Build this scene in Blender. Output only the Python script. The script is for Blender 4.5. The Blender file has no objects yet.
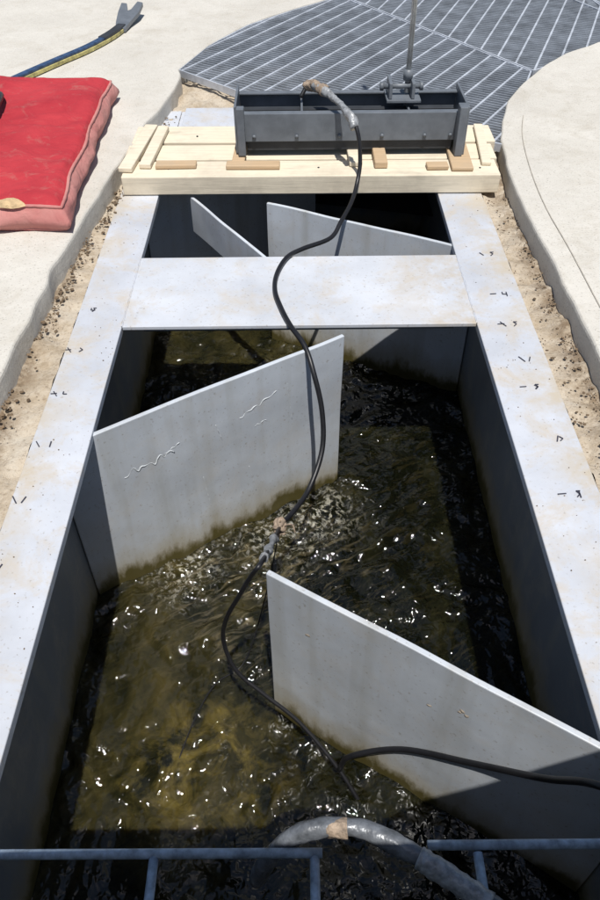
import bpy, bmesh, math, random
from mathutils import Vector, Matrix, noise
random.seed(7)
scene=bpy.context.scene
C=scene.collection

# ---------------------------------------------------------------- materials
def new_mat(name):
    m=bpy.data.materials.new(name); m.use_nodes=True
    nt=m.node_tree; b=nt.nodes["Principled BSDF"]
    return m,nt,b
def N(nt,t,**k):
    n=nt.nodes.new(t)
    for a,v in k.items(): setattr(n,a,v)
    return n
def noise_tex(nt,scale,detail=4,rough=.6,vec=None,dist=0.0,mapscale=None,rot=0.):
    detail=min(detail,5)
    if vec is None:
        g=N(nt,'ShaderNodeNewGeometry'); vec=g.outputs['Position']
    if rot:
        mp=N(nt,'ShaderNodeMapping'); mp.inputs['Rotation'].default_value=(0,0,rot)
        nt.links.new(vec,mp.inputs['Vector']); vec=mp.outputs['Vector']
    if mapscale:
        mp=N(nt,'ShaderNodeMapping'); mp.inputs['Scale'].default_value=mapscale
        nt.links.new(vec,mp.inputs['Vector']); vec=mp.outputs['Vector']
    t=N(nt,'ShaderNodeTexNoise'); t.inputs['Scale'].default_value=scale
    t.inputs['Detail'].default_value=detail; t.inputs['Roughness'].default_value=rough
    t.inputs['Distortion'].default_value=dist
    nt.links.new(vec,t.inputs['Vector'])
    return t.outputs['Fac']
def ramp(nt,fac,stops):
    r=N(nt,'ShaderNodeValToRGB'); e=r.color_ramp.elements
    while len(e)<len(stops): e.new(0.5)
    for i,(p,c) in enumerate(stops):
        e[i].position=p
        e[i].color=(c,c,c,1) if not hasattr(c,'__len__') else (*c,1)
    nt.links.new(fac,r.inputs['Fac'])
    return r.outputs['Color']
def mix(nt,fac,a,b,mode='MIX'):
    m=N(nt,'ShaderNodeMix',data_type='RGBA',blend_type=mode)
    for s,v in ((0,fac),(6,a),(7,b)):
        if hasattr(v,'default_value') or hasattr(v,'links'): nt.links.new(v,m.inputs[s])
        elif s==0: m.inputs[0].default_value=v
        else: m.inputs[s].default_value=(*v,1)
    return m.outputs[2]
def bump(nt,b,h,strength,dist=.01,prev=None):
    n=N(nt,'ShaderNodeBump'); n.inputs['Strength'].default_value=strength; n.inputs['Distance'].default_value=dist
    nt.links.new(h,n.inputs['Height'])
    if prev is not None: nt.links.new(prev,n.inputs['Normal'])
    nt.links.new(n.outputs['Normal'],b.inputs['Normal'])
    return n.outputs['Normal']
def math_node(nt,op,a,b=None,clamp=False):
    m=N(nt,'ShaderNodeMath',operation=op); m.use_clamp=clamp
    for i,v in enumerate((a,b)):
        if v is None: continue
        if hasattr(v,'links'): nt.links.new(v,m.inputs[i])
        else: m.inputs[i].default_value=v
    return m.outputs[0]
def maprange(nt,v,a,b,c=0.,d=1.):
    m=N(nt,'ShaderNodeMapRange'); nt.links.new(v,m.inputs[0])
    for i,x in enumerate((a,b,c,d)): m.inputs[i+1].default_value=x
    return m.outputs[0]
def simple(name,col,rough=.5,metal=0.,var=.25,scale=12,bs=.15,bd=.004,bscale=60):
    m,nt,b=new_mat(name)
    f=noise_tex(nt,scale)
    lo=tuple(c*(1-var) for c in col); hi=tuple(min(1,c*(1+var)) for c in col)
    nt.links.new(ramp(nt,f,[(.3,lo),(.7,hi)]),b.inputs['Base Color'])
    b.inputs['Roughness'].default_value=rough; b.inputs['Metallic'].default_value=metal
    bump(nt,b,noise_tex(nt,bscale,2),bs,bd)
    return m

def paint_mat(name,col,stain=.5,water=True,topstain=False,scum=1.):
    m,nt,b=new_mat(name)
    g=N(nt,'ShaderNodeNewGeometry'); sep=N(nt,'ShaderNodeSeparateXYZ'); nt.links.new(g.outputs['Position'],sep.inputs[0])
    f=noise_tex(nt,2.3,5,.65)
    c=ramp(nt,f,[(.3,tuple(x*.82 for x in col)),(.7,tuple(min(1,x*1.08) for x in col))])
    s=noise_tex(nt,5.5,5,.75,dist=.4)
    sm=ramp(nt,s,[(.48,0.),(.70,stain)])
    c=mix(nt,sm,c,(.50,.43,.33))
    sp=ramp(nt,noise_tex(nt,90,3,.5),[(.62,0.),(.74,.5)])
    c=mix(nt,sp,c,(.22,.18,.13))
    if not water and not topstain:
        # dust and silt blown in from the outer edges of the rails
        ax=math_node(nt,'ABSOLUTE',sep.outputs['X'])
        e=math_node(nt,'MULTIPLY',maprange(nt,ax,.70,.85),ramp(nt,noise_tex(nt,4,5,.75),[(.42,0.),(.60,.8)]))
        c=mix(nt,e,c,(.48,.41,.30))
    if water:
        st=noise_tex(nt,14,4,.5,mapscale=(1,1,.06))
        c=mix(nt,ramp(nt,st,[(.50,0.),(.75,.38)]),c,(.30,.29,.24))
        wob=noise_tex(nt,9,5,.7,mapscale=(1,1,.4))
        z=math_node(nt,'ADD',sep.outputs['Z'],math_node(nt,'MULTIPLY',wob,-.24))
        al2=maprange(nt,z,-.70,-.88,0,.8)
        c=mix(nt,al2,c,(.30,.235,.10))
        al=maprange(nt,z,-.81,-.87)
        c=mix(nt,al,c,(.085,.07,.02))
    if topstain:
        e=maprange(nt,sep.outputs['X'],.30,.62)
        nn=ramp(nt,noise_tex(nt,6,5,.75),[(.40,0.),(.60,1.)])
        e=math_node(nt,'MULTIPLY',e,nn)
        c=mix(nt,math_node(nt,'MULTIPLY',e,.65),c,(.46,.37,.24))
    nt.links.new(c,b.inputs['Base Color'])
    nt.links.new(maprange(nt,f,.3,.7,.38,.58),b.inputs['Roughness'])
    n1=bump(nt,b,noise_tex(nt,5,2,.5),.25,.012)
    bump(nt,b,noise_tex(nt,160,2,.6),.12,.002,prev=n1)
    return m

M_rail=paint_mat("rail_paint",(.53,.555,.605),.8,False)
M_beam=paint_mat("beam_paint",(.56,.585,.63),.6,False,True)
M_plate=paint_mat("baffle_paint",(.54,.58,.63),.25)
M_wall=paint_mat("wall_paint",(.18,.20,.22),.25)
M_grey=simple("grey_machine_paint",(.13,.145,.165),.45,.0,.18,14,.12)
M_dark=simple("dark_grey_paint",(.03,.033,.038),.6)
M_rubber=simple("black_rubber",(.010,.010,.012),.42,0,.3,30,.2,.002)
M_galv=simple("galvanised_steel",(.34,.37,.41),.45,.25,.3,9,.1)
M_galv2=simple("galvanised_crossbar",(.52,.55,.60),.38,.2,.25,9,.1)
M_blue=simple("blue_paint",(.03,.06,.13),.4,0,.5,25)
M_yellow=simple("yellow_paint",(.42,.37,.14),.5,0,.5,25)
M_ink=simple("ink",(.04,.04,.06),.7)
M_bar=simple("railing_paint",(.30,.37,.45),.4,0,.45,40,.3)
M_tape=simple("tape_wrap",(.30,.31,.32),.38,.2,.5,45,.6,.006,55)
M_sleeve=simple("sleeve_wrap",(.13,.14,.155),.35,.15,.6,30,.5,.005,60)
M_tan=simple("tan_tape",(.30,.23,.17),.7,0,.5,60,.8,.006,80)
M_rod=simple("rod_steel",(.5,.52,.53),.3,.5)
M_tan2=simple("foam_filling",(.50,.36,.20),.9,0,.3,30,.8,.01,60)

def concrete(name,a,b_,stain,joint=0):
    m,nt,b=new_mat(name)
    f=noise_tex(nt,1.4,5,.75)
    c=ramp(nt,f,[(.3,a),(.7,b_)])
    c=mix(nt,ramp(nt,noise_tex(nt,6,5,.75,dist=.6),[(.50,0.),(.75,.6)]),c,stain)
    c=mix(nt,ramp(nt,noise_tex(nt,.9,5,.8),[(.52,0.),(.64,.28)]),c,tuple(x*.85 for x in stain))
    c=mix(nt,ramp(nt,noise_tex(nt,120,2,.5),[(.60,0.),(.72,.5)]),c,tuple(x*.45 for x in stain))
    nt.links.new(c,b.inputs['Base Color']); b.inputs['Roughness'].default_value=.92
    n1=bump(nt,b,noise_tex(nt,18,5,.7),.4,.012)
    bump(nt,b,noise_tex(nt,220,2,.7),.4,.003,prev=n1)
    return m
M_conc=concrete("concrete",(.50,.475,.425),(.62,.595,.54),(.44,.40,.33))

def sand():
    m,nt,b=new_mat("sand")
    g=N(nt,'ShaderNodeNewGeometry'); sep=N(nt,'ShaderNodeSeparateXYZ'); nt.links.new(g.outputs['Position'],sep.inputs[0])
    f=noise_tex(nt,5,5,.8,dist=.3)
    c=ramp(nt,f,[(.28,(.28,.21,.135)),(.42,(.43,.355,.26)),(.55,(.52,.45,.355)),(.75,(.58,.53,.44))])
    c=mix(nt,ramp(nt,noise_tex(nt,70,4,.7),[(.53,0.),(.68,.6)]),c,(.20,.14,.09))
    ax=math_node(nt,'ABSOLUTE',sep.outputs['X'])
    e=math_node(nt,'MULTIPLY',maprange(nt,ax,.88,.96),ramp(nt,noise_tex(nt,9,5,.8),[(.40,0.),(.57,1.)]))
    c=mix(nt,math_node(nt,'MULTIPLY',e,.8),c,(.155,.105,.062))
    nt.links.new(c,b.inputs['Base Color']); b.inputs['Roughness'].default_value=.95
    n1=bump(nt,b,noise_tex(nt,25,5,.75),.7,.018)
    bump(nt,b,noise_tex(nt,250,2,.7),.5,.003,prev=n1)
    return m
M_sand=sand()
M_clod=simple("mud_clod",(.15,.105,.065),.95,0,.5,30,.6,.01)
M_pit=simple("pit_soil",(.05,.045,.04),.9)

def wood(name,base):
    m,nt,b=new_mat(name)
    g=noise_tex(nt,9,5,.65,mapscale=(.5,9,9),dist=.6)
    c=ramp(nt,g,[(.3,tuple(x*.84 for x in base)),(.5,base),(.7,tuple(min(1,x*1.07) for x in base))])
    k=ramp(nt,noise_tex(nt,7,3,.5,mapscale=(.8,1.6,1)),[(.62,0.),(.78,.5)])
    c=mix(nt,k,c,tuple(x*.5 for x in base))
    d=ramp(nt,noise_tex(nt,4,5,.75),[(.48,0.),(.68,.35)])
    c=mix(nt,d,c,(.40,.34,.26))
    nt.links.new(c,b.inputs['Base Color']); b.inputs['Roughness'].default_value=.75
    bump(nt,b,g,.25,.004)
    return m
M_wood=wood("pine_wood",(.71,.63,.49)); M_wood2=wood("aged_wood",(.50,.36,.22))

def fabric(name,a,b_):
    m,nt,b=new_mat(name)
    f=noise_tex(nt,3,5,.65)
    c=ramp(nt,f,[(.3,a),(.7,b_)])
    c=mix(nt,ramp(nt,noise_tex(nt,11,5,.75,dist=.8),[(.55,0.),(.72,.4)]),c,(.36,.20,.16))
    nt.links.new(c,b.inputs['Base Color']); b.inputs['Roughness'].default_value=.85
    n1=bump(nt,b,noise_tex(nt,9,3,.6,dist=.6),.6,.025)
    bump(nt,b,noise_tex(nt,300,1,.5),.4,.002,prev=n1)
    return m
M_red=fabric("red_fabric",(.34,.014,.025),(.47,.035,.045)); M_pink=fabric("faded_fabric",(.42,.13,.12),(.55,.27,.24))

def water_mat():
    m,nt,b=new_mat("water")
    g=N(nt,'ShaderNodeNewGeometry'); pos=g.outputs['Position']
    sep=N(nt,'ShaderNodeSeparateXYZ'); nt.links.new(pos,sep.inputs[0])
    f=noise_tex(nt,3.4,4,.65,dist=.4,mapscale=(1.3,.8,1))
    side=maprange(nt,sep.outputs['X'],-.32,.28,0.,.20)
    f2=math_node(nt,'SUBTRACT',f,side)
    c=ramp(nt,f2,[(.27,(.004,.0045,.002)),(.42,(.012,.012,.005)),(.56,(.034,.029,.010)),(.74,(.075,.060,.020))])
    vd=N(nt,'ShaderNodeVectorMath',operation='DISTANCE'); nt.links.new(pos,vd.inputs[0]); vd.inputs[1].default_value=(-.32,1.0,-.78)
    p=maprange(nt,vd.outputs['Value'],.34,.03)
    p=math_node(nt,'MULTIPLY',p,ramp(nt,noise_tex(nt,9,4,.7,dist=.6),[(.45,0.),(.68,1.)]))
    c=mix(nt,math_node(nt,'MULTIPLY',p,.75),c,(.23,.175,.04))  # bright sunlit patch with yellow-brown sediment tone, painted into the water colour
    # silky threads of bubbles drawn out along the current leaving the slot
    th=noise_tex(nt,9,3,.6,dist=.9,mapscale=(1.,4.5,1),rot=-.55)
    thm=ramp(nt,th,[(.52,0.),(.70,.8)])
    vd=N(nt,'ShaderNodeVectorMath',operation='DISTANCE'); nt.links.new(pos,vd.inputs[0]); vd.inputs[1].default_value=(-.18,1.75,-.78)
    q=math_node(nt,'MULTIPLY',maprange(nt,vd.outputs['Value'],.55,.05),thm)
    c=mix(nt,math_node(nt,'MULTIPLY',q,.75),c,(.24,.20,.12))
    c=mix(nt,math_node(nt,'MULTIPLY',thm,.14),c,(.12,.095,.04))
    for (cx,cy,r) in ((.08,2.05,.20),(-.10,1.92,.22),(-.45,1.76,.18),(.1,2.95,.25)):
        vd=N(nt,'ShaderNodeVectorMath',operation='DISTANCE'); nt.links.new(pos,vd.inputs[0]); vd.inputs[1].default_value=(cx,cy,-.78)
        q=maprange(nt,vd.outputs['Value'],r,.02)
        q=math_node(nt,'MULTIPLY',q,ramp(nt,noise_tex(nt,40,4,.7,dist=.5),[(.51,0.),(.63,1.)]))
        c=mix(nt,math_node(nt,'MULTIPLY',q,.75),c,(.52,.50,.42))
    nt.links.new(c,b.inputs['Base Color'])
    b.inputs['Subsurface Weight'].default_value=1.
    b.inputs['Subsurface Radius'].default_value=(1.,.85,.45)
    b.inputs['Subsurface Scale'].default_value=.09
    b.inputs['Roughness'].default_value=.05; b.inputs['IOR'].default_value=1.40
    b.inputs['Specular IOR Level'].default_value=.65
    bump(nt,b,noise_tex(nt,38,1,.5,dist=.4),.65,.013)
    return m
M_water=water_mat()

# ---------------------------------------------------------------- mesh helpers
def obj_from(name,verts,faces,mat=None,parent=None,smooth=False):
    me=bpy.data.meshes.new(name); me.from_pydata([tuple(v) for v in verts],[],faces); me.update()
    bm=bmesh.new(); bm.from_mesh(me); bmesh.ops.recalc_face_normals(bm,faces=bm.faces); bm.to_mesh(me); bm.free()
    o=bpy.data.objects.new(name,me); C.objects.link(o)
    if mat: me.materials.append(mat)
    if smooth:
        for p in me.polygons: p.use_smooth=True
    if parent: o.parent=parent
    return o
def empty(name):
    e=bpy.data.objects.new(name,None); e.empty_display_size=.1; C.objects.link(e); return e
def bev(o,w=.003,s=2):
    m=o.modifiers.new("bevel",'BEVEL'); m.width=w; m.segments=s; m.limit_method='ANGLE'; return o
def box(name,x0,x1,y0,y1,z0,z1,mat,parent=None,b=.003):
    v=[(x,y,z) for z in (z0,z1) for y in (y0,y1) for x in (x0,x1)]
    f=[(0,2,3,1),(4,5,7,6),(0,1,5,4),(2,6,7,3),(0,4,6,2),(1,3,7,5)]
    o=obj_from(name,v,f,mat,parent)
    if b: bev(o,b)
    return o
def catmull(pts,n=10):
    pts=[Vector(p) for p in pts]; P=[2*pts[0]-pts[1]]+pts+[2*pts[-1]-pts[-2]]; out=[]
    for i in range(1,len(P)-2):
        a,b,c,d=P[i-1:i+3]
        for k in range(n):
            t=k/n
            out.append(.5*((2*b)+(c-a)*t+(2*a-5*b+4*c-d)*t*t+(3*b-a-3*c+d)*t**3))
    out.append(pts[-1]); return out
def tube_data(path,r,seg=12,wob=0.):
    V=[];F=[];up=Vector((0,0,1)); nrm=None
    for i,p in enumerate(path):
        t=(path[min(i+1,len(path)-1)]-path[max(i-1,0)]).normalized()
        if nrm is None:
            nrm=t.cross(up); 
            if nrm.length<.1: nrm=t.cross(Vector((1,0,0)))
        nrm=(nrm-t*nrm.dot(t)).normalized(); bn=t.cross(nrm)
        rr=r if not callable(r) else r(i/(len(path)-1))
        for k in range(seg):
            a=2*math.pi*k/seg
            q=rr*(1+wob*noise.noise(p*45+Vector((math.cos(a),math.sin(a),0))))
            V.append(p+nrm*math.cos(a)*q+bn*math.sin(a)*q)
    for i in range(len(path)-1):
        for k in range(seg):
            F.append((i*seg+k,i*seg+(k+1)%seg,(i+1)*seg+(k+1)%seg,(i+1)*seg+k))
    F.append(tuple(range(seg))[::-1]); F.append(tuple((len(path)-1)*seg+k for k in range(seg)))
    return V,F
def tube(name,pts,r,mat,parent=None,n=10,seg=12,wob=0.,straight=False):
    path=[Vector(p) for p in pts] if straight else catmull(pts,n)
    V,F=tube_data(path,r,seg,wob)
    return obj_from(name,V,F,mat,parent,True)
def multi(name,parts,mat,parent=None,smooth=False):
    V=[];F=[]
    for v,f in parts:
        o=len(V); V+=[Vector(x) for x in v]; F+=[tuple(i+o for i in g) for g in f]
    return obj_from(name,V,F,mat,parent,smooth)
def slab_part(p,q,w,z0,z1):
    p=Vector(p);q=Vector(q);d=(q-p).normalized();n=Vector((-d.y,d.x))*w/2
    pts=[p-n,q-n,q+n,p+n]
    v=[(a.x,a.y,z) for z in (z0,z1) for a in pts]
    return v,[(3,2,1,0),(4,5,6,7)]+[(i,(i+1)%4,(i+1)%4+4,i+4) for i in range(4)]

# ---------------------------------------------------------------- ground: one concrete sheet with the recess
left=[(-1.06,-1.5),(-1.05,0.),(-1.02,1.0),(-.98,1.94),(-.93,2.88),(-.84,3.6),(-.77,4.14),(-.70,4.5),(-.715,4.84)]
top=[(-.57,5.30),(-.33,5.76),(.0,6.15),(.34,6.50),(.8,7.1),(1.3,8.3),(3.6,8.3),(3.5,6.9),(2.8,5.85),(2.35,5.5)]
right=[(1.95,5.26),(1.62,4.98),(1.36,4.62),(1.20,4.33),(1.10,4.05),(1.03,3.75),(.99,3.36),(.98,3.0),(.995,2.63),(1.0,2.0),(1.02,1.0),(1.04,0.),(1.05,-1.5)]
def refine(pl,step=.07,amp=.006):
    out=[]
    for i in range(len(pl)-1):
        a=Vector((*pl[i],0));b=Vector((*pl[i+1],0)); n=max(1,int((b-a).length/step))
        for k in range(n):
            p=a.lerp(b,k/n); p.x+=amp*noise.noise(p*6)*2; p.y+=amp*noise.noise(p*6+Vector((9,3,1)))*2; out.append((p.x,p.y))
    out.append(pl[-1]); return out
def smooth2(pl): return [(p.x,p.y) for p in catmull([(x,y,0) for x,y in pl],4)]
hole=refine(smooth2(left),.03,.014)+refine(smooth2(top),.1,.002)+refine(smooth2(right),.05,.004)
bm=bmesh.new()
ZT=.085
outer=[(-40,-30),(40,-30),(40,60),(-40,60)]
ov=[bm.verts.new((x,y,ZT)) for x,y in outer]; hv=[bm.verts.new((x,y,ZT)) for x,y in hole]
E=[bm.edges.new((ov[i],ov[(i+1)%4])) for i in range(4)]+[bm.edges.new((hv[i],hv[(i+1)%len(hv)])) for i in range(len(hv))]
bmesh.ops.triangle_fill(bm,use_beauty=True,edges=E,normal=(0,0,1))
cen=len(hv)
def ringoff(off,z):
    out=[]
    for i in range(cen):
        a=Vector(hole[i-1]);b=Vector(hole[(i+1)%cen]); t=(b-a).normalized(); n=Vector((t.y,-t.x))
        p=Vector(hole[i])+n*off
        out.append(bm.verts.new((p.x,p.y,z)))
    return out
prev=hv
for off,z in ((.003,ZT-.0015),(.007,ZT-.006),(.009,ZT-.015),(.010,-.06)):
    r=ringoff(off,z)
    for i in range(cen):
        bm.faces.new((prev[i],prev[(i+1)%cen],r[(i+1)%cen],r[i]))
    prev=r
bmesh.ops.recalc_face_normals(bm,faces=bm.faces)
me=bpy.data.meshes.new("ground"); bm.to_mesh(me); bm.free()
for p in me.polygons:
    if p.normal.z<0 and abs(p.normal.z)>.9: p.flip()
ground=bpy.data.objects.new("ground",me); C.objects.link(ground); me.materials.append(M_conc)

jp=[(x+.085+.01*math.sin(y*2),y) for x,y in smooth2(right)[16:]]
V=[];F=[]
for i,(x,y) in enumerate(jp):
    V+= [(x,y,ZT+.003),(x+.004,y,ZT+.003)]
    if i: F.append((2*i-2,2*i-1,2*i+1,2*i))
M_joint=simple("joint_sealant",(.36,.33,.28),.9)
obj_from("pavement_joint",V,F,M_joint)

def sand_sheet(name,x0,x1,y0,y1,step,parent=None):
    nx=int((x1-x0)/step);ny=int((y1-y0)/step);V=[];F=[]
    for j in range(ny+1):
        for i in range(nx+1):
            x=x0+(x1-x0)*i/nx;y=y0+(y1-y0)*j/ny;p=Vector((x,y,0))
            e=min(abs(abs(x)-.84),.2)
            z=-.018+.020*noise.fractal(p*9,1.,2.,4)+.06*max(0,e-.06)*(1+noise.noise(p*5))*2
            V.append((x,y,z))
    for j in range(ny):
        for i in range(nx):
            a=j*(nx+1)+i;F.append((a,a+1,a+nx+2,a+nx+1))
    return obj_from(name,V,F,M_sand,parent,True)
sand_e=empty("sand")
sand_sheet("sand_left",-1.12,-.835,-1.6,4.5,.015,sand_e)
sand_sheet("sand_right",.865,1.25,-1.6,4.0,.015,sand_e)
sand_sheet("sand_back",-.835,.2,4.2,4.9,.02,sand_e)

parts=[]
def clod(x,y,z,r):
    b=bmesh.new(); bmesh.ops.create_icosphere(b,subdivisions=1,radius=r)
    o=Vector((random.random()*50,)*3); sx,sy,sz=[random.uniform(.6,1.5) for _ in range(3)]
    v=[]
    for q in b.verts:
        c=q.co*(1+.5*noise.noise(q.co*60+o)); v.append(Vector((c.x*sx+x,c.y*sy+y,c.z*sz*.5+z)))
    f=[tuple(w.index for w in g.verts) for g in b.faces]; b.free(); parts.append((v,f))
for _ in range(1000):
    y=random.uniform(.8,4.3)
    if noise.noise(Vector((y*2.2,0,0)))<-.15 and random.random()<.8: continue
    xe=-.98+.05*(y-1.94) if y<2.9 else -.93+.13*(y-2.88)
    clod(xe+abs(random.gauss(0,.03))+.015,y,random.uniform(-.01,.010),random.choice((.002,.002,.003,.003,.005,.007)))
for _ in range(520):
    y=random.uniform(1.0,3.3); clod(random.choice((.98-abs(random.gauss(0,.02)),random.uniform(.87,.98))),y,-.004,random.choice((.002,.002,.003,.005)))
for _ in range(18):
    y=random.uniform(2.2,4.2); clod(random.uniform(-1.0,-.92) if y<3 else random.uniform(-.88,-.8),y,.0,random.uniform(.008,.011))
for _ in range(120):
    s=random.choice((-1,1)); y=random.uniform(.9,3.3); clod(s*random.uniform(.66,.85),y,.002,random.uniform(.001,.0022))
multi("soil_debris",parts,M_clod)

# ---------------------------------------------------------------- fishway channel
ch=empty("fishway_channel")
def rail(name,x0,x1,inner):
    ny=60;y0,y1=-1.5,4.40;V=[];F=[]
    for j in range(ny+1):
        y=y0+(y1-y0)*j/ny
        for x,z in ((x0,-.03),(x0,0.),(x1,0.),(x1,-.03)):
            w=.0025*noise.noise(Vector((x*7,y*1.5,0)))
            V.append((x+w,y,z+w*.4))
    for j in range(ny):
        for k in range(4):
            a=j*4+k;b_=j*4+(k+1)%4;F.append((a,b_,b_+4,a+4))
    F+=[(0,1,2,3),tuple(ny*4+k for k in range(4))]
    return bev(obj_from(name,V,F,M_rail,ch),.003)
rail("rail_left",-.83,-.65,1); rail("rail_right",.655,.86,-1)
box("cross_beam",-.648,.653,2.285,2.775,-.012,.003,M_beam,ch,.002)
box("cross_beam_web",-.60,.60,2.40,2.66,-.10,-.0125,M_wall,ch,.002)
box("end_plate",-.648,.653,3.72,4.38,-.045,.002,M_rail,ch,.004)
box("end_plate_lip",-.62,-.30,4.05,4.36,.004,.03,M_rail,ch,.004)
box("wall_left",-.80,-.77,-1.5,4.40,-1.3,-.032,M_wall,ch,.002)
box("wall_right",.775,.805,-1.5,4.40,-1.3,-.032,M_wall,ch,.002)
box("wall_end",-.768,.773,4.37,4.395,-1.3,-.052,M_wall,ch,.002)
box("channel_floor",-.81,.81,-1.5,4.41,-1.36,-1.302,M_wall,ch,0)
for x in (-.649,.654):
    tube("weld_bead",[(x+random.uniform(-.001,.001),2.29+i*.012,.002) for i in range(40)],.0035,M_rail,ch,2,6,.6)
ink=[]
def stroke(pts,x,y,s=1.):
    for a,b_ in zip(pts,pts[1:]):
        ink.append(slab_part((x+a[0]*s,y+a[1]*s),(x+b_[0]*s,y+b_[1]*s),.0036,.0025,.0032))
glyph=[[(-.03,0),(-.008,0.002)],[(0.008,-.012),(.016,.012)],[(.02,-.012),(.03,0),(.022,.012),(.034,.012)],[(.02,.01),(.03,.0),(.02,-.01)],[(-.02,.012),(-.005,-.012)],[(.014,.012),(.014,-.002),(.028,-.002)],[(.028,.012),(.028,-.014)]]
for sx,ys in ((-.80,(1.2,1.44,1.67,1.91,2.15,2.4)),(.775,(1.44,1.67,1.92,2.07,2.28,2.48,2.78))):
    for y in ys:
        dx=random.uniform(-.012,.012)
        for g in random.sample(glyph[1:],2)+([glyph[0]] if random.random()<.6 else []): stroke(g,sx+dx,y,random.uniform(.9,1.2))
multi("ink_marks",ink,M_ink,ch)

# ---------------------------------------------------------------- baffles
def baffle(p,q,th=.016,ztop=-.012,zbot=-1.3,name="baffle_plate"):
    p=Vector(p);q=Vector(q);d=q-p;L=d.length;d.normalize();n=Vector((-d.y,d.x))
    nx,nz=24,14;V=[];F=[]
    for s in (-1,1):
        for j in range(nz+1):
            for i in range(nx+1):
                a=i/nx;z=zbot+(ztop-zbot)*j/nz
                w=.008*noise.noise(Vector((a*2.6,z*2.4,p.y)))
                c=p+d*(L*a)+n*(s*th/2+w)
                V.append((c.x,c.y,z+(.003*noise.noise(Vector((a*5,p.x,0))) if j==nz else 0)))
    S=(nx+1)*(nz+1)
    for j in range(nz):
        for i in range(nx):
            a=j*(nx+1)+i;F+=[(a,a+1,a+nx+2,a+nx+1),(S+a,S+a+nx+1,S+a+nx+2,S+a+1)]
    for i in range(nx):
        a=nz*(nx+1)+i;F.append((a,a+1,S+a+1,S+a)); F.append((i,S+i,S+i+1,i+1))
    for j in range(nz):
        a=j*(nx+1);b_=a+nx+1;F.append((a,b_,S+b_,S+a)); a+=nx;b_+=nx;F.append((a,S+a,S+b_,b_))
    o=obj_from(name,V,F,M_plate); bev(o,.003)
    return o
bL=baffle((-.768,1.655),(.16,2.247))
bF=baffle((-.09,1.19),(.772,.64))
bU=baffle((-.14,3.29),(.772,2.83))
bB=baffle((-.768,3.50),(.10,4.10))
dfl=baffle((-.50,3.36),(-.02,2.62),.014,-.012,-.19,"deflector_plate")
def onplate(p,q,x,z,off=.012):
    p=Vector(p);q=Vector(q);t=(x-p.x)/(q.x-p.x);c=p.lerp(q,t);d=(q-p).normalized();n=Vector((d.y,-d.x))
    w=-.008*noise.noise(Vector((t*2.6,z*2.4,p.y)))
    return Vector((c.x+n.x*(off+w),c.y+n.y*(off+w),z))
pl=((-.768,1.655),(.16,2.247))
M_crust=simple("mineral_crust",(.52,.55,.57),.8,0,.2,60,.5)
def scar(x0,x1,z0,z1,n,r,amp):
    pts=[]
    for i in range(n):
        t=i/(n-1); pts.append(onplate(*pl,x0+(x1-x0)*t,z0+(z1-z0)*t+amp*noise.noise(Vector((i*.9,x0*9,0)))+.35*amp*noise.noise(Vector((i*2.7,x0*9,4))),.0072))
    tube("paint_run",pts,lambda t:r*(.6+.8*abs(math.sin(t*9+x0*7))),M_crust,bL,4,6,.8)
scar(-.60,-.44,-.235,-.215,16,.0020,.03); scar(-.47,-.42,-.22,-.19,7,.0018,.02)
scar(-.22,-.09,-.19,-.14,14,.0019,.028); scar(-.30,-.285,-.18,-.26,7,.0013,.01)
scar(-.05,-.035,-.12,-.30,8,.0012,.008); scar(-.17,-.13,-.26,-.25,6,.0015,.01)
scar(-.36,-.35,-.40,-.55,9,.0013,.012); scar(-.20,-.18,-.45,-.60,8,.0012,.012)
fl=[]
for x,z in ((.33,-.22),(.40,-.16),(.41,-.172),(.395,-.17),(.02,-.20)):
    c=onplate((-.09,1.19),(.772,.64),x,z,.0085); d=Vector((.843,-.538))
    pts=[];k=8
    for i in range(k):
        a=2*math.pi*i/k;r=random.uniform(.004,.010); pts.append(Vector((c.x+d.x*r*math.cos(a),c.y+d.y*r*math.cos(a),c.z+r*math.sin(a))))
    fl.append((pts+[c+Vector((-.538,-.843,0))*.0015],[(i,(i+1)%k,k) for i in range(k)]))
M_flake=simple("mud_flake",(.42,.36,.29),.9)
multi("mud_flakes",fl,M_flake,bF)

# ---------------------------------------------------------------- water
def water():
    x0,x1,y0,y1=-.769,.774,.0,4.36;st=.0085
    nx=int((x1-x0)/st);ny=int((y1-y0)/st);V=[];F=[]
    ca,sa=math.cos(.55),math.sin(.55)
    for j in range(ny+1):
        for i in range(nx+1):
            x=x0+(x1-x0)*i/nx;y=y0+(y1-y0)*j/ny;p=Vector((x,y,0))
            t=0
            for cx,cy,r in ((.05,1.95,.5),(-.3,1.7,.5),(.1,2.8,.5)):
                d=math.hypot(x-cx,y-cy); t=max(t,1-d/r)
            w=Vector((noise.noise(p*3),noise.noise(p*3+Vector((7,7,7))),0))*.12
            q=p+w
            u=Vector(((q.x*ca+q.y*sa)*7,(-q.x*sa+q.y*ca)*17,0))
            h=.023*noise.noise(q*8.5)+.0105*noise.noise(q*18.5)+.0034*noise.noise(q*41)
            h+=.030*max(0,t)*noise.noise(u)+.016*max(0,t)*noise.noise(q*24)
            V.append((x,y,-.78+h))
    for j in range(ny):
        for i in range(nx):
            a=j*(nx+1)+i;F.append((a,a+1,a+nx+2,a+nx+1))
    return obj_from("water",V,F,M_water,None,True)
wo=water()

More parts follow.
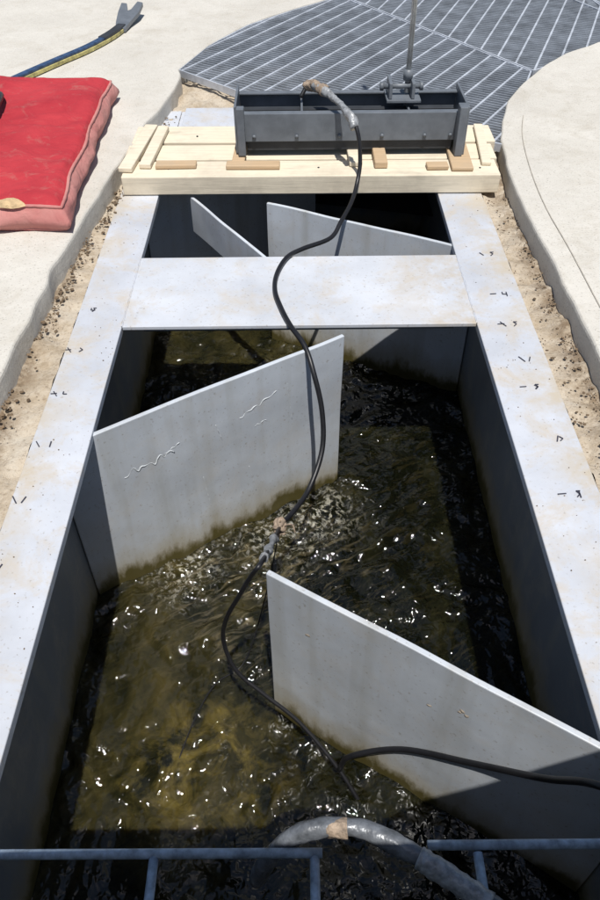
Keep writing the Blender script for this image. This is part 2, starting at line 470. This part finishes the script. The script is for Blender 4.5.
# ---------------------------------------------------------------- timber platform
tb=empty("timber_platform")
def plank(name,x0,x1,y0,y1,z0,z1,m=M_wood,rot=0,b=.005):
    o=box(name,x0,x1,y0,y1,z0,z1,m,tb,b)
    if rot:
        c=Vector(((x0+x1)/2,(y0+y1)/2,0)); o.data.transform(Matrix.Translation(c)@Matrix.Rotation(math.radians(rot),4,'Z')@Matrix.Translation(-c))
    return o
plank("front_plank",-.81,.935,3.335,3.505,.004,.092,M_wood,-.4)
plank("middle_plank",-.83,.955,3.53,3.70,.004,.088,M_wood,-.6)
plank("back_plank",-.82,.985,3.725,3.93,.004,.09,M_wood,-.8)
plank("cleat_1",-.80,-.735,3.38,3.90,.094,.118,M_wood,-6)
plank("cleat_2",-.72,-.665,3.42,3.88,.094,.118,M_wood,-4)
plank("cleat_3",-.66,-.47,3.415,3.47,.094,.114,M_wood2,1)
plank("cleat_4",-.33,-.08,3.40,3.46,.094,.114,M_wood2,-1)
plank("cleat_5",-.30,-.24,3.465,3.84,.094,.110,M_wood2,-2)
plank("cleat_6",.24,.30,3.42,3.70,.094,.118,M_wood,2)
plank("cleat_7",.36,.42,3.40,3.72,.094,.125,M_wood2,0)
plank("cleat_8",.60,.70,3.375,3.43,.094,.114,M_wood2,1)
plank("cleat_9",.72,.82,3.36,3.80,.094,.112,M_wood2,-2)
plank("cleat_10",.88,.925,3.42,3.88,.093,.112,M_wood,-5)
for x,y in ((-.6,3.42),(.1,3.42),(.85,3.4),(-.5,3.8),(.6,3.83)):
    v,f=tube_data([Vector((x,y,.09)),Vector((x,y,.095))],.005,8); multi("nail",[(v,f)],M_dark,tb)

# ---------------------------------------------------------------- steel trough
tr=empty("steel_trough")
X0,X1=-.275,.775
box("front_web",X0,X1,3.545,3.555,.165,.292,M_grey,tr,.002)
box("front_lip",X0,X1,3.5555,3.585,.283,.2915,M_grey,tr,.002)
box("back_web",X0,X1,3.80,3.81,.165,.305,M_grey,tr,.002)
box("back_lip",X0,X1,3.775,3.7995,.296,.3045,M_grey,tr,.002)
box("bottom",X0,X1,3.556,3.799,.166,.175,M_dark,tr,.001)
box("end_web_left",X0-.012,X0-.001,3.53,3.82,.118,.33,M_grey,tr,.002)
box("end_web_right",X1+.001,X1+.012,3.50,3.83,.113,.33,M_grey,tr,.002)
box("foot_left",X0-.0,X0+.035,3.50,3.544,.116,.33,M_grey,tr,.003)
box("foot_right",X1-.035,X1,3.48,3.544,.113,.335,M_grey,tr,.003)
box("inner_bar",X0+.03,X1-.03,3.66,3.69,.22,.27,M_dark,tr,.002)
box("divider_1",.02,.03,3.557,3.798,.18,.285,M_grey,tr,.001)
box("divider_2",.52,.53,3.557,3.798,.18,.285,M_grey,tr,.001)
box("lower_angle",X0+.04,X1-.04,3.56,3.60,.118,.164,M_dark,tr,.002)
box("clamp_base",.42,.58,3.62,3.77,.306,.32,M_grey,tr,.003)
box("clamp_cheek_1",.43,.445,3.63,3.76,.321,.39,M_grey,tr,.003)
box("clamp_cheek_2",.535,.55,3.63,3.76,.321,.39,M_grey,tr,.003)
tube("clamp_pin",[(.40,3.69,.36),(.58,3.69,.36)],.012,M_grey,tr,straight=True)
for x in (.40,.585): 
    tube("clamp_nut",[(x-.008,3.69,.36),(x+.008,3.69,.36)],.02,M_grey,tr,seg=6,straight=True)
for x in (-.2,.0,.2,.4,.6,.72):
    tube("bolt",[(x,3.5435,.19),(x,3.536,.19)],.009,M_grey,tr,seg=6,straight=True)
rodE=empty("gauge_rod")
tube("rod",[(.52,3.70,.33),(.525,3.705,2.3)],.0125,M_rod,rodE,straight=True)
tube("collar",[(.52,3.70,.385),(.52,3.70,.43)],.022,M_grey,rodE,straight=True)

# ---------------------------------------------------------------- cables
cb=empty("black_cable")
tube("main_run",[(.02,3.70,.31),(.06,3.72,.36),(.12,3.64,.365),(.18,3.55,.35),(.23,3.42,.335),(.27,3.36,.28),(.285,3.325,.16),(.27,3.27,.08),(.24,3.16,.045),(.19,3.03,.025),(.14,2.93,.0),(.02,2.82,.012),(-.045,2.745,.016),(-.085,2.62,.0145),(-.09,2.50,.0145),(-.065,2.38,.0145),(-.03,2.27,.012),(.02,2.17,-.005),(.05,2.09,-.06),(.08,2.02,-.18),(.08,1.94,-.30),(.03,1.82,-.38),(-.03,1.70,-.37),(-.07,1.63,-.35)],.0095,M_rubber,cb,8)
tube("lower_run",[(-.07,1.62,-.345),(-.09,1.40,-.17),(-.105,1.20,.012),(-.135,1.185,-.03),(-.17,1.19,-.12),(-.215,1.195,-.24),(-.232,1.19,-.35),(-.20,1.15,-.45),(-.12,1.11,-.52),(-.01,1.055,-.60),(.10,.965,-.70),(.17,.89,-.785),(.2,.85,-.85)],.0065,M_rubber,cb,8)
tube("side_run",[(.11,.955,-.705),(.14,.95,-.60),(.28,.925,-.50),(.44,.82,-.35),(.55,.70,-.15),(.61,.61,.03),(.75,.52,.03),(1.0,.45,.03),(1.3,.3,.11)],.0085,M_rubber,cb,8)
tube("tape_joint",[(.08,3.70,.362),(.12,3.64,.366),(.18,3.55,.351),(.23,3.42,.336),(.262,3.37,.295)],lambda t:.018+.005*math.sin(t*9),M_tape,cb,8,14,.5)
tube("tape_brown",[(.05,3.73,.35),(.09,3.69,.365),(.13,3.62,.366)],.023,M_tan,cb,8,14,.8)
tube("tape_white",[(-.082,1.50,-.25),(-.092,1.37,-.145),(-.10,1.25,-.035)],lambda t:.010+.003*math.sin(t*14),M_tape,cb,8,12,.7)
kp=[]
for i in range(30):
    a=i*.9; kp.append((-.07+.017*math.cos(a)+random.uniform(-.006,.006),1.62+.022*math.sin(a*1.3),-.345+.017*math.sin(a)+random.uniform(-.006,.006)))
tube("knot",kp,.006,M_tan,cb,4,8,.6)
tube("knot_tail",[(-.06,1.62,-.34),(-.03,1.64,-.36),(-.02,1.63,-.39)],.003,M_tan,cb,6,6)
tube("thin_line",[(-.07,1.62,-.345),(-.12,1.50,-.55),(-.20,1.36,-.76),(-.30,1.28,-.775),(-.36,1.15,-.775),(-.40,1.02,-.785)],.0022,M_rubber,cb,8,6)
sl=empty("cable_sleeve")
tube("sleeve",[(-.10,.50,-.16),(-.075,.505,-.06),(-.03,.518,.02),(.03,.528,.052),(.10,.525,.062),(.17,.497,.062),(.24,.455,.062),(.33,.395,.062),(.45,.30,.06)],lambda t:.0185+.0015*math.sin(t*23),M_sleeve,sl,10,16,.18)
tube("tape_band",[(.045,.5275,.055),(.085,.526,.060)],.0205,M_tan,sl,6,16,.4)
tube("ferrule",[(.215,.470,.062),(.24,.455,.062),(.29,.423,.062),(.335,.391,.062)],lambda t:.0205+.0015*(math.sin(t*40)>0),M_tape,sl,8,16,.12)

# ---------------------------------------------------------------- guard frame near the viewer
gr=empty("guard_frame")
tube("top_bar_left",[(-1.35,.497,.03),(.035,.49,.03)],.0095,M_bar,gr,straight=True)
tube("top_bar_right",[(.24,.502,.03),(1.35,.50,.03)],.0095,M_bar,gr,straight=True)
for x in (-.90,-.60,-.29,.02,.335,.64,.95):
    tube("bar",[(x,.488,.028),(x,.06,.028)],.0095,M_bar,gr,straight=True)
tube("rear_bar",[(-1.35,.07,.03),(1.35,.07,.03)],.0095,M_bar,gr,straight=True)
box("angle_seat",-1.35,1.35,.02,.05,.0,.055,M_bar,gr,.003)
wk=empty("walkway")
box("deck",-2.2,2.2,-1.4,.015,.087,.13,M_galv,wk,.004)
pp=[(-1.3,.10),(.32,.12),(.58,.23),(1.0,.44)]
gp=[slab_part(a,b_,.02,.135,1.02) for a,b_ in zip(pp,pp[1:])]
multi("shadow_panel",gp,M_wall,wk)  # unseen panel, added and bent to shade the near water and front baffle
for x,y in pp: tube("shadow_panel_post",[(x,y-.03,.09),(x,y-.03,1.03)],.02,M_bar,wk,straight=True)  # posts of the added out-of-view shading panel

# ---------------------------------------------------------------- steel grating
def clip(poly,p,d):
    t0,t1=-1e9,1e9
    for i in range(len(poly)):
        a=Vector(poly[i]);b_=Vector(poly[(i+1)%len(poly)]);e=b_-a;n=Vector((-e.y,e.x))
        num=n.dot(a-p);den=n.dot(d)
        if abs(den)<1e-9:
            if num>0: return None
            continue
        t=num/den
        if den>0: t0=max(t0,t)
        else: t1=min(t1,t)
    return (p+d*t0,p+d*t1) if t1-t0>.02 else None
def panel(parent,poly,d,sp,cs,zt):
    d=Vector(d).normalized();n=Vector((-d.y,d.x));c=sum((Vector(p) for p in poly),Vector((0,0)))/len(poly)
    A=[];B=[]
    for i in range(-90,91):
        r=clip(poly,c+n*(i*sp),d)
        if r: A.append(slab_part(*r,.006,zt-.032,zt-.002))
    for i in range(-40,41):
        r=clip(poly,c+d*(i*cs),n)
        if r: B.append(slab_part(*r,.012,zt-.012,zt+.001))
    for i in range(len(poly)):
        B.append(slab_part(poly[i],poly[(i+1)%len(poly)],.010,zt-.036,zt+.003+.0003*i))
    multi("bearing_bars",A,M_galv,parent); multi("cross_bars",B,M_galv2,parent)
ZG=.075
g1=empty("steel_grating")
panel(g1,[(-.705,4.85),(-.31,4.46),(1.02,3.70),(1.40,4.76),(.345,6.46),(.0,6.12),(-.32,5.75),(-.565,5.30)],(.83,-.52),.034,.125,ZG)
g2=empty("steel_grating")
panel(g2,[(.37,6.47),(1.42,4.77),(2.37,5.53),(2.2,6.4),(1.6,7.4),(.85,7.1)],(.93,-.36),.034,.125,ZG)
g3=empty("steel_grating")
panel(g3,[(2.37,5.55),(2.8,5.88),(3.45,6.9),(3.5,8.2),(1.35,8.2),(1.62,7.42)],(.99,.1),.034,.125,ZG)
pit=empty("grating_pit")
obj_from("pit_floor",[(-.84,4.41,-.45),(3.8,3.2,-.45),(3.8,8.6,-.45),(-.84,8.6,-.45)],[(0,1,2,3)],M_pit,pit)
box("support_beam",-.3,3.0,5.2,5.28,-.2,.03,M_dark,pit,.004)

# ---------------------------------------------------------------- cushion
cu=empty("boat_cushion")
def cushion():
    x0,x1,y0,y1,z0,z1=-1.80,-.965,2.86,4.33,.088,.215
    nx,ny=40,64;V=[];F=[]
    for s in (1,-1):
        for j in range(ny+1):
            for i in range(nx+1):
                a=i/nx;b_=j/ny;x=x0+(x1-x0)*a;y=y0+(y1-y0)*b_;p=Vector((x,y,0))
                ed=min(min(a,1-a)*(x1-x0),min(b_,1-b_)*(y1-y0)); k=min(1,ed/.05);k=math.sqrt(max(0,1-(1-k)**2))
                hh=(z1-z0)/2; z=(z0+z1)/2
                if s>0: z+=hh*(.55+.45*k)+.022*noise.noise(p*3.2)+.010*noise.fractal(Vector((x*6,y*13,2)),1.,2.,3)*k+.012*min(1,ed/.25)
                else: z=z0+.002
                x+= .022*noise.noise(Vector((y*3,z*20,1)))-.05*(b_)*(1 if a>.5 else 0)*(a-.5)*2
                y+= .022*noise.noise(Vector((x*3,5,z*20)))
                V.append((x,y,z))
    S=(nx+1)*(ny+1)
    for j in range(ny):
        for i in range(nx):
            a=j*(nx+1)+i;F.append((a,a+1,a+nx+2,a+nx+1));F.append((S+a,S+a+nx+1,S+a+nx+2,S+a+1))
    obj_from("cover",V,F,M_red,cu,True)
    loop=[i for i in range(nx+1)]+[j*(nx+1)+nx for j in range(1,ny+1)]+[ny*(nx+1)+i for i in range(nx-1,-1,-1)]+[j*(nx+1) for j in range(ny-1,0,-1)]
    SV=[];SF=[];L=6;n=len(loop)
    for k in range(L+1):
        t=k/L
        for q in loop:
            a=Vector(V[q]);z=a.z+(z0-a.z)*t; b_=math.sin(t*math.pi)*(.028+.022*noise.noise(Vector((a.x*7,a.y*7,t*2))))
            dx=b_ if abs(a.x-x1)<.09 else (-b_ if abs(a.x-x0)<.03 else 0); dy=b_ if abs(a.y-y1)<.03 else (-b_ if abs(a.y-y0)<.03 else 0)
            SV.append((a.x+dx,a.y+dy,z))
    for k in range(L):
        for i in range(n): SF.append((k*n+i,k*n+(i+1)%n,(k+1)*n+(i+1)%n,(k+1)*n+i))
    obj_from("side_band",SV,SF,M_pink,cu,True)
    path=[Vector(V[q])+Vector((0,0,.002)) for q in loop]; path.append(path[0].copy())
    v,f=tube_data(path,.007,8,.3); multi("piping",[(v,f)],M_pink,cu,smooth=True)
    path=[Vector((V[q][0]*1,V[q][1],z0+.006)) for q in loop]; path.append(path[0].copy())
    v,f=tube_data(path,.007,8); multi("piping_lower",[(v,f)],M_pink,cu,smooth=True)
cushion()
tube("carry_strap",[(-1.50,3.35,.23),(-1.46,3.5,.26),(-1.44,3.7,.275),(-1.47,3.9,.26),(-1.52,4.02,.23)],.017,M_rubber,cu,8,8)
def tear(name,cx,cy,cz,rx,rz,mat):
    k=14;pts=[]
    for i in range(k):
        a=2*math.pi*i/k;r=random.uniform(.7,1.2);pts.append(Vector((cx+rx*r*math.cos(a),cy-.004+.02*math.sin(a),cz+rz*r*math.sin(a))))
    multi(name,[(pts+[Vector((cx,cy-.018,cz+.004))],[(i,(i+1)%k,k) for i in range(k)])],mat,cu,smooth=True)
tear("exposed_foam",-1.16,2.865,.205,.07,.016,M_tan2)

# ---------------------------------------------------------------- pry bar lying on the slab
pb=empty("pry_bar")
path=catmull([(-1.72,4.42,0),(-1.60,4.66,0),(-1.46,4.92,0),(-1.32,5.17,0),(-1.22,5.42,0),(-1.17,5.62,0)],8)
def strip(name,off,w,z0,z1,mat,a0=0,a1=None):
    pts=path[a0:a1];Lp=[];R=[]
    for i,p in enumerate(pts):
        t=(pts[min(i+1,len(pts)-1)]-pts[max(0,i-1)]).normalized();n=Vector((t.y,-t.x,0))
        Lp.append(p+n*(off-w/2));R.append(p+n*(off+w/2))
    V=[];F=[];m=len(pts)
    for i in range(m): 
        for q,z in ((Lp[i],z0),(R[i],z0),(R[i],z1),(Lp[i],z1)): V.append((q.x,q.y,z))
    for i in range(m-1):
        for k in range(4): F.append((i*4+k,i*4+(k+1)%4,i*4+4+(k+1)%4,i*4+4+k))
    F+=[(0,1,2,3),(m*4-4,m*4-3,m*4-2,m*4-1)]
    return bev(obj_from(name,V,F,mat,pb),.003)
strip("shaft",0,.042,.09,.125,M_blue); strip("stripe",.0265,.010,.09,.112,M_yellow); strip("edge",-.03,.014,.09,.11,M_dark)
strip("neck",0,.056,.089,.129,M_dark,-12,None)
e=path[-1]
poly=[(-.035,-.06),(.03,-.06),(.05,.06),(.09,.20),(.10,.34),(.06,.36),(.03,.24),(.01,.22),(-.01,.33),(-.05,.34),(-.055,.20),(-.05,.06)]
V=[(e.x+x,e.y+y,z+.16*max(0,y)) for z in (.09,.118) for x,y in poly];k=len(poly)
bev(obj_from("claw",V,[tuple(range(k)),tuple(range(k,2*k))]+[(i,(i+1)%k,k+(i+1)%k,k+i) for i in range(k)],M_grey,pb),.004)

# ---------------------------------------------------------------- light, sky, camera
sd=Vector((-.06,.385,-1)).normalized()
sun=bpy.data.lights.new("sun",'SUN'); sun.energy=4.8; sun.angle=math.radians(.5); sun.color=(1,.965,.91)
so=bpy.data.objects.new("sun",sun); C.objects.link(so); so.rotation_euler=sd.to_track_quat('-Z','Y').to_euler(); so.location=(0,-3,6)
w=bpy.data.worlds.new("World"); scene.world=w; w.use_nodes=True; nt=w.node_tree
sky=nt.nodes.new('ShaderNodeTexSky'); sky.sky_type='NISHITA'; sky.sun_disc=False
s=-sd; sky.sun_elevation=math.asin(s.z); sky.sun_rotation=math.atan2(s.x,s.y)
bg=nt.nodes['Background']; bg.inputs['Strength'].default_value=.08; nt.links.new(sky.outputs[0],bg.inputs['Color'])

cam=bpy.data.cameras.new("camera"); co=bpy.data.objects.new("camera",cam); C.objects.link(co)
cam.lens=30; cam.sensor_width=36; cam.sensor_fit='AUTO'; cam.clip_end=500; cam.clip_start=.02
R=Matrix.Rotation(math.radians(90-44.4),4,'X')@Matrix.Rotation(math.radians(-.6),4,'Z')
co.matrix_world=Matrix.Translation((0,0,1.6))@R
scene.camera=co
scene.view_settings.view_transform='Standard'; scene.view_settings.look='None'; scene.view_settings.exposure=0
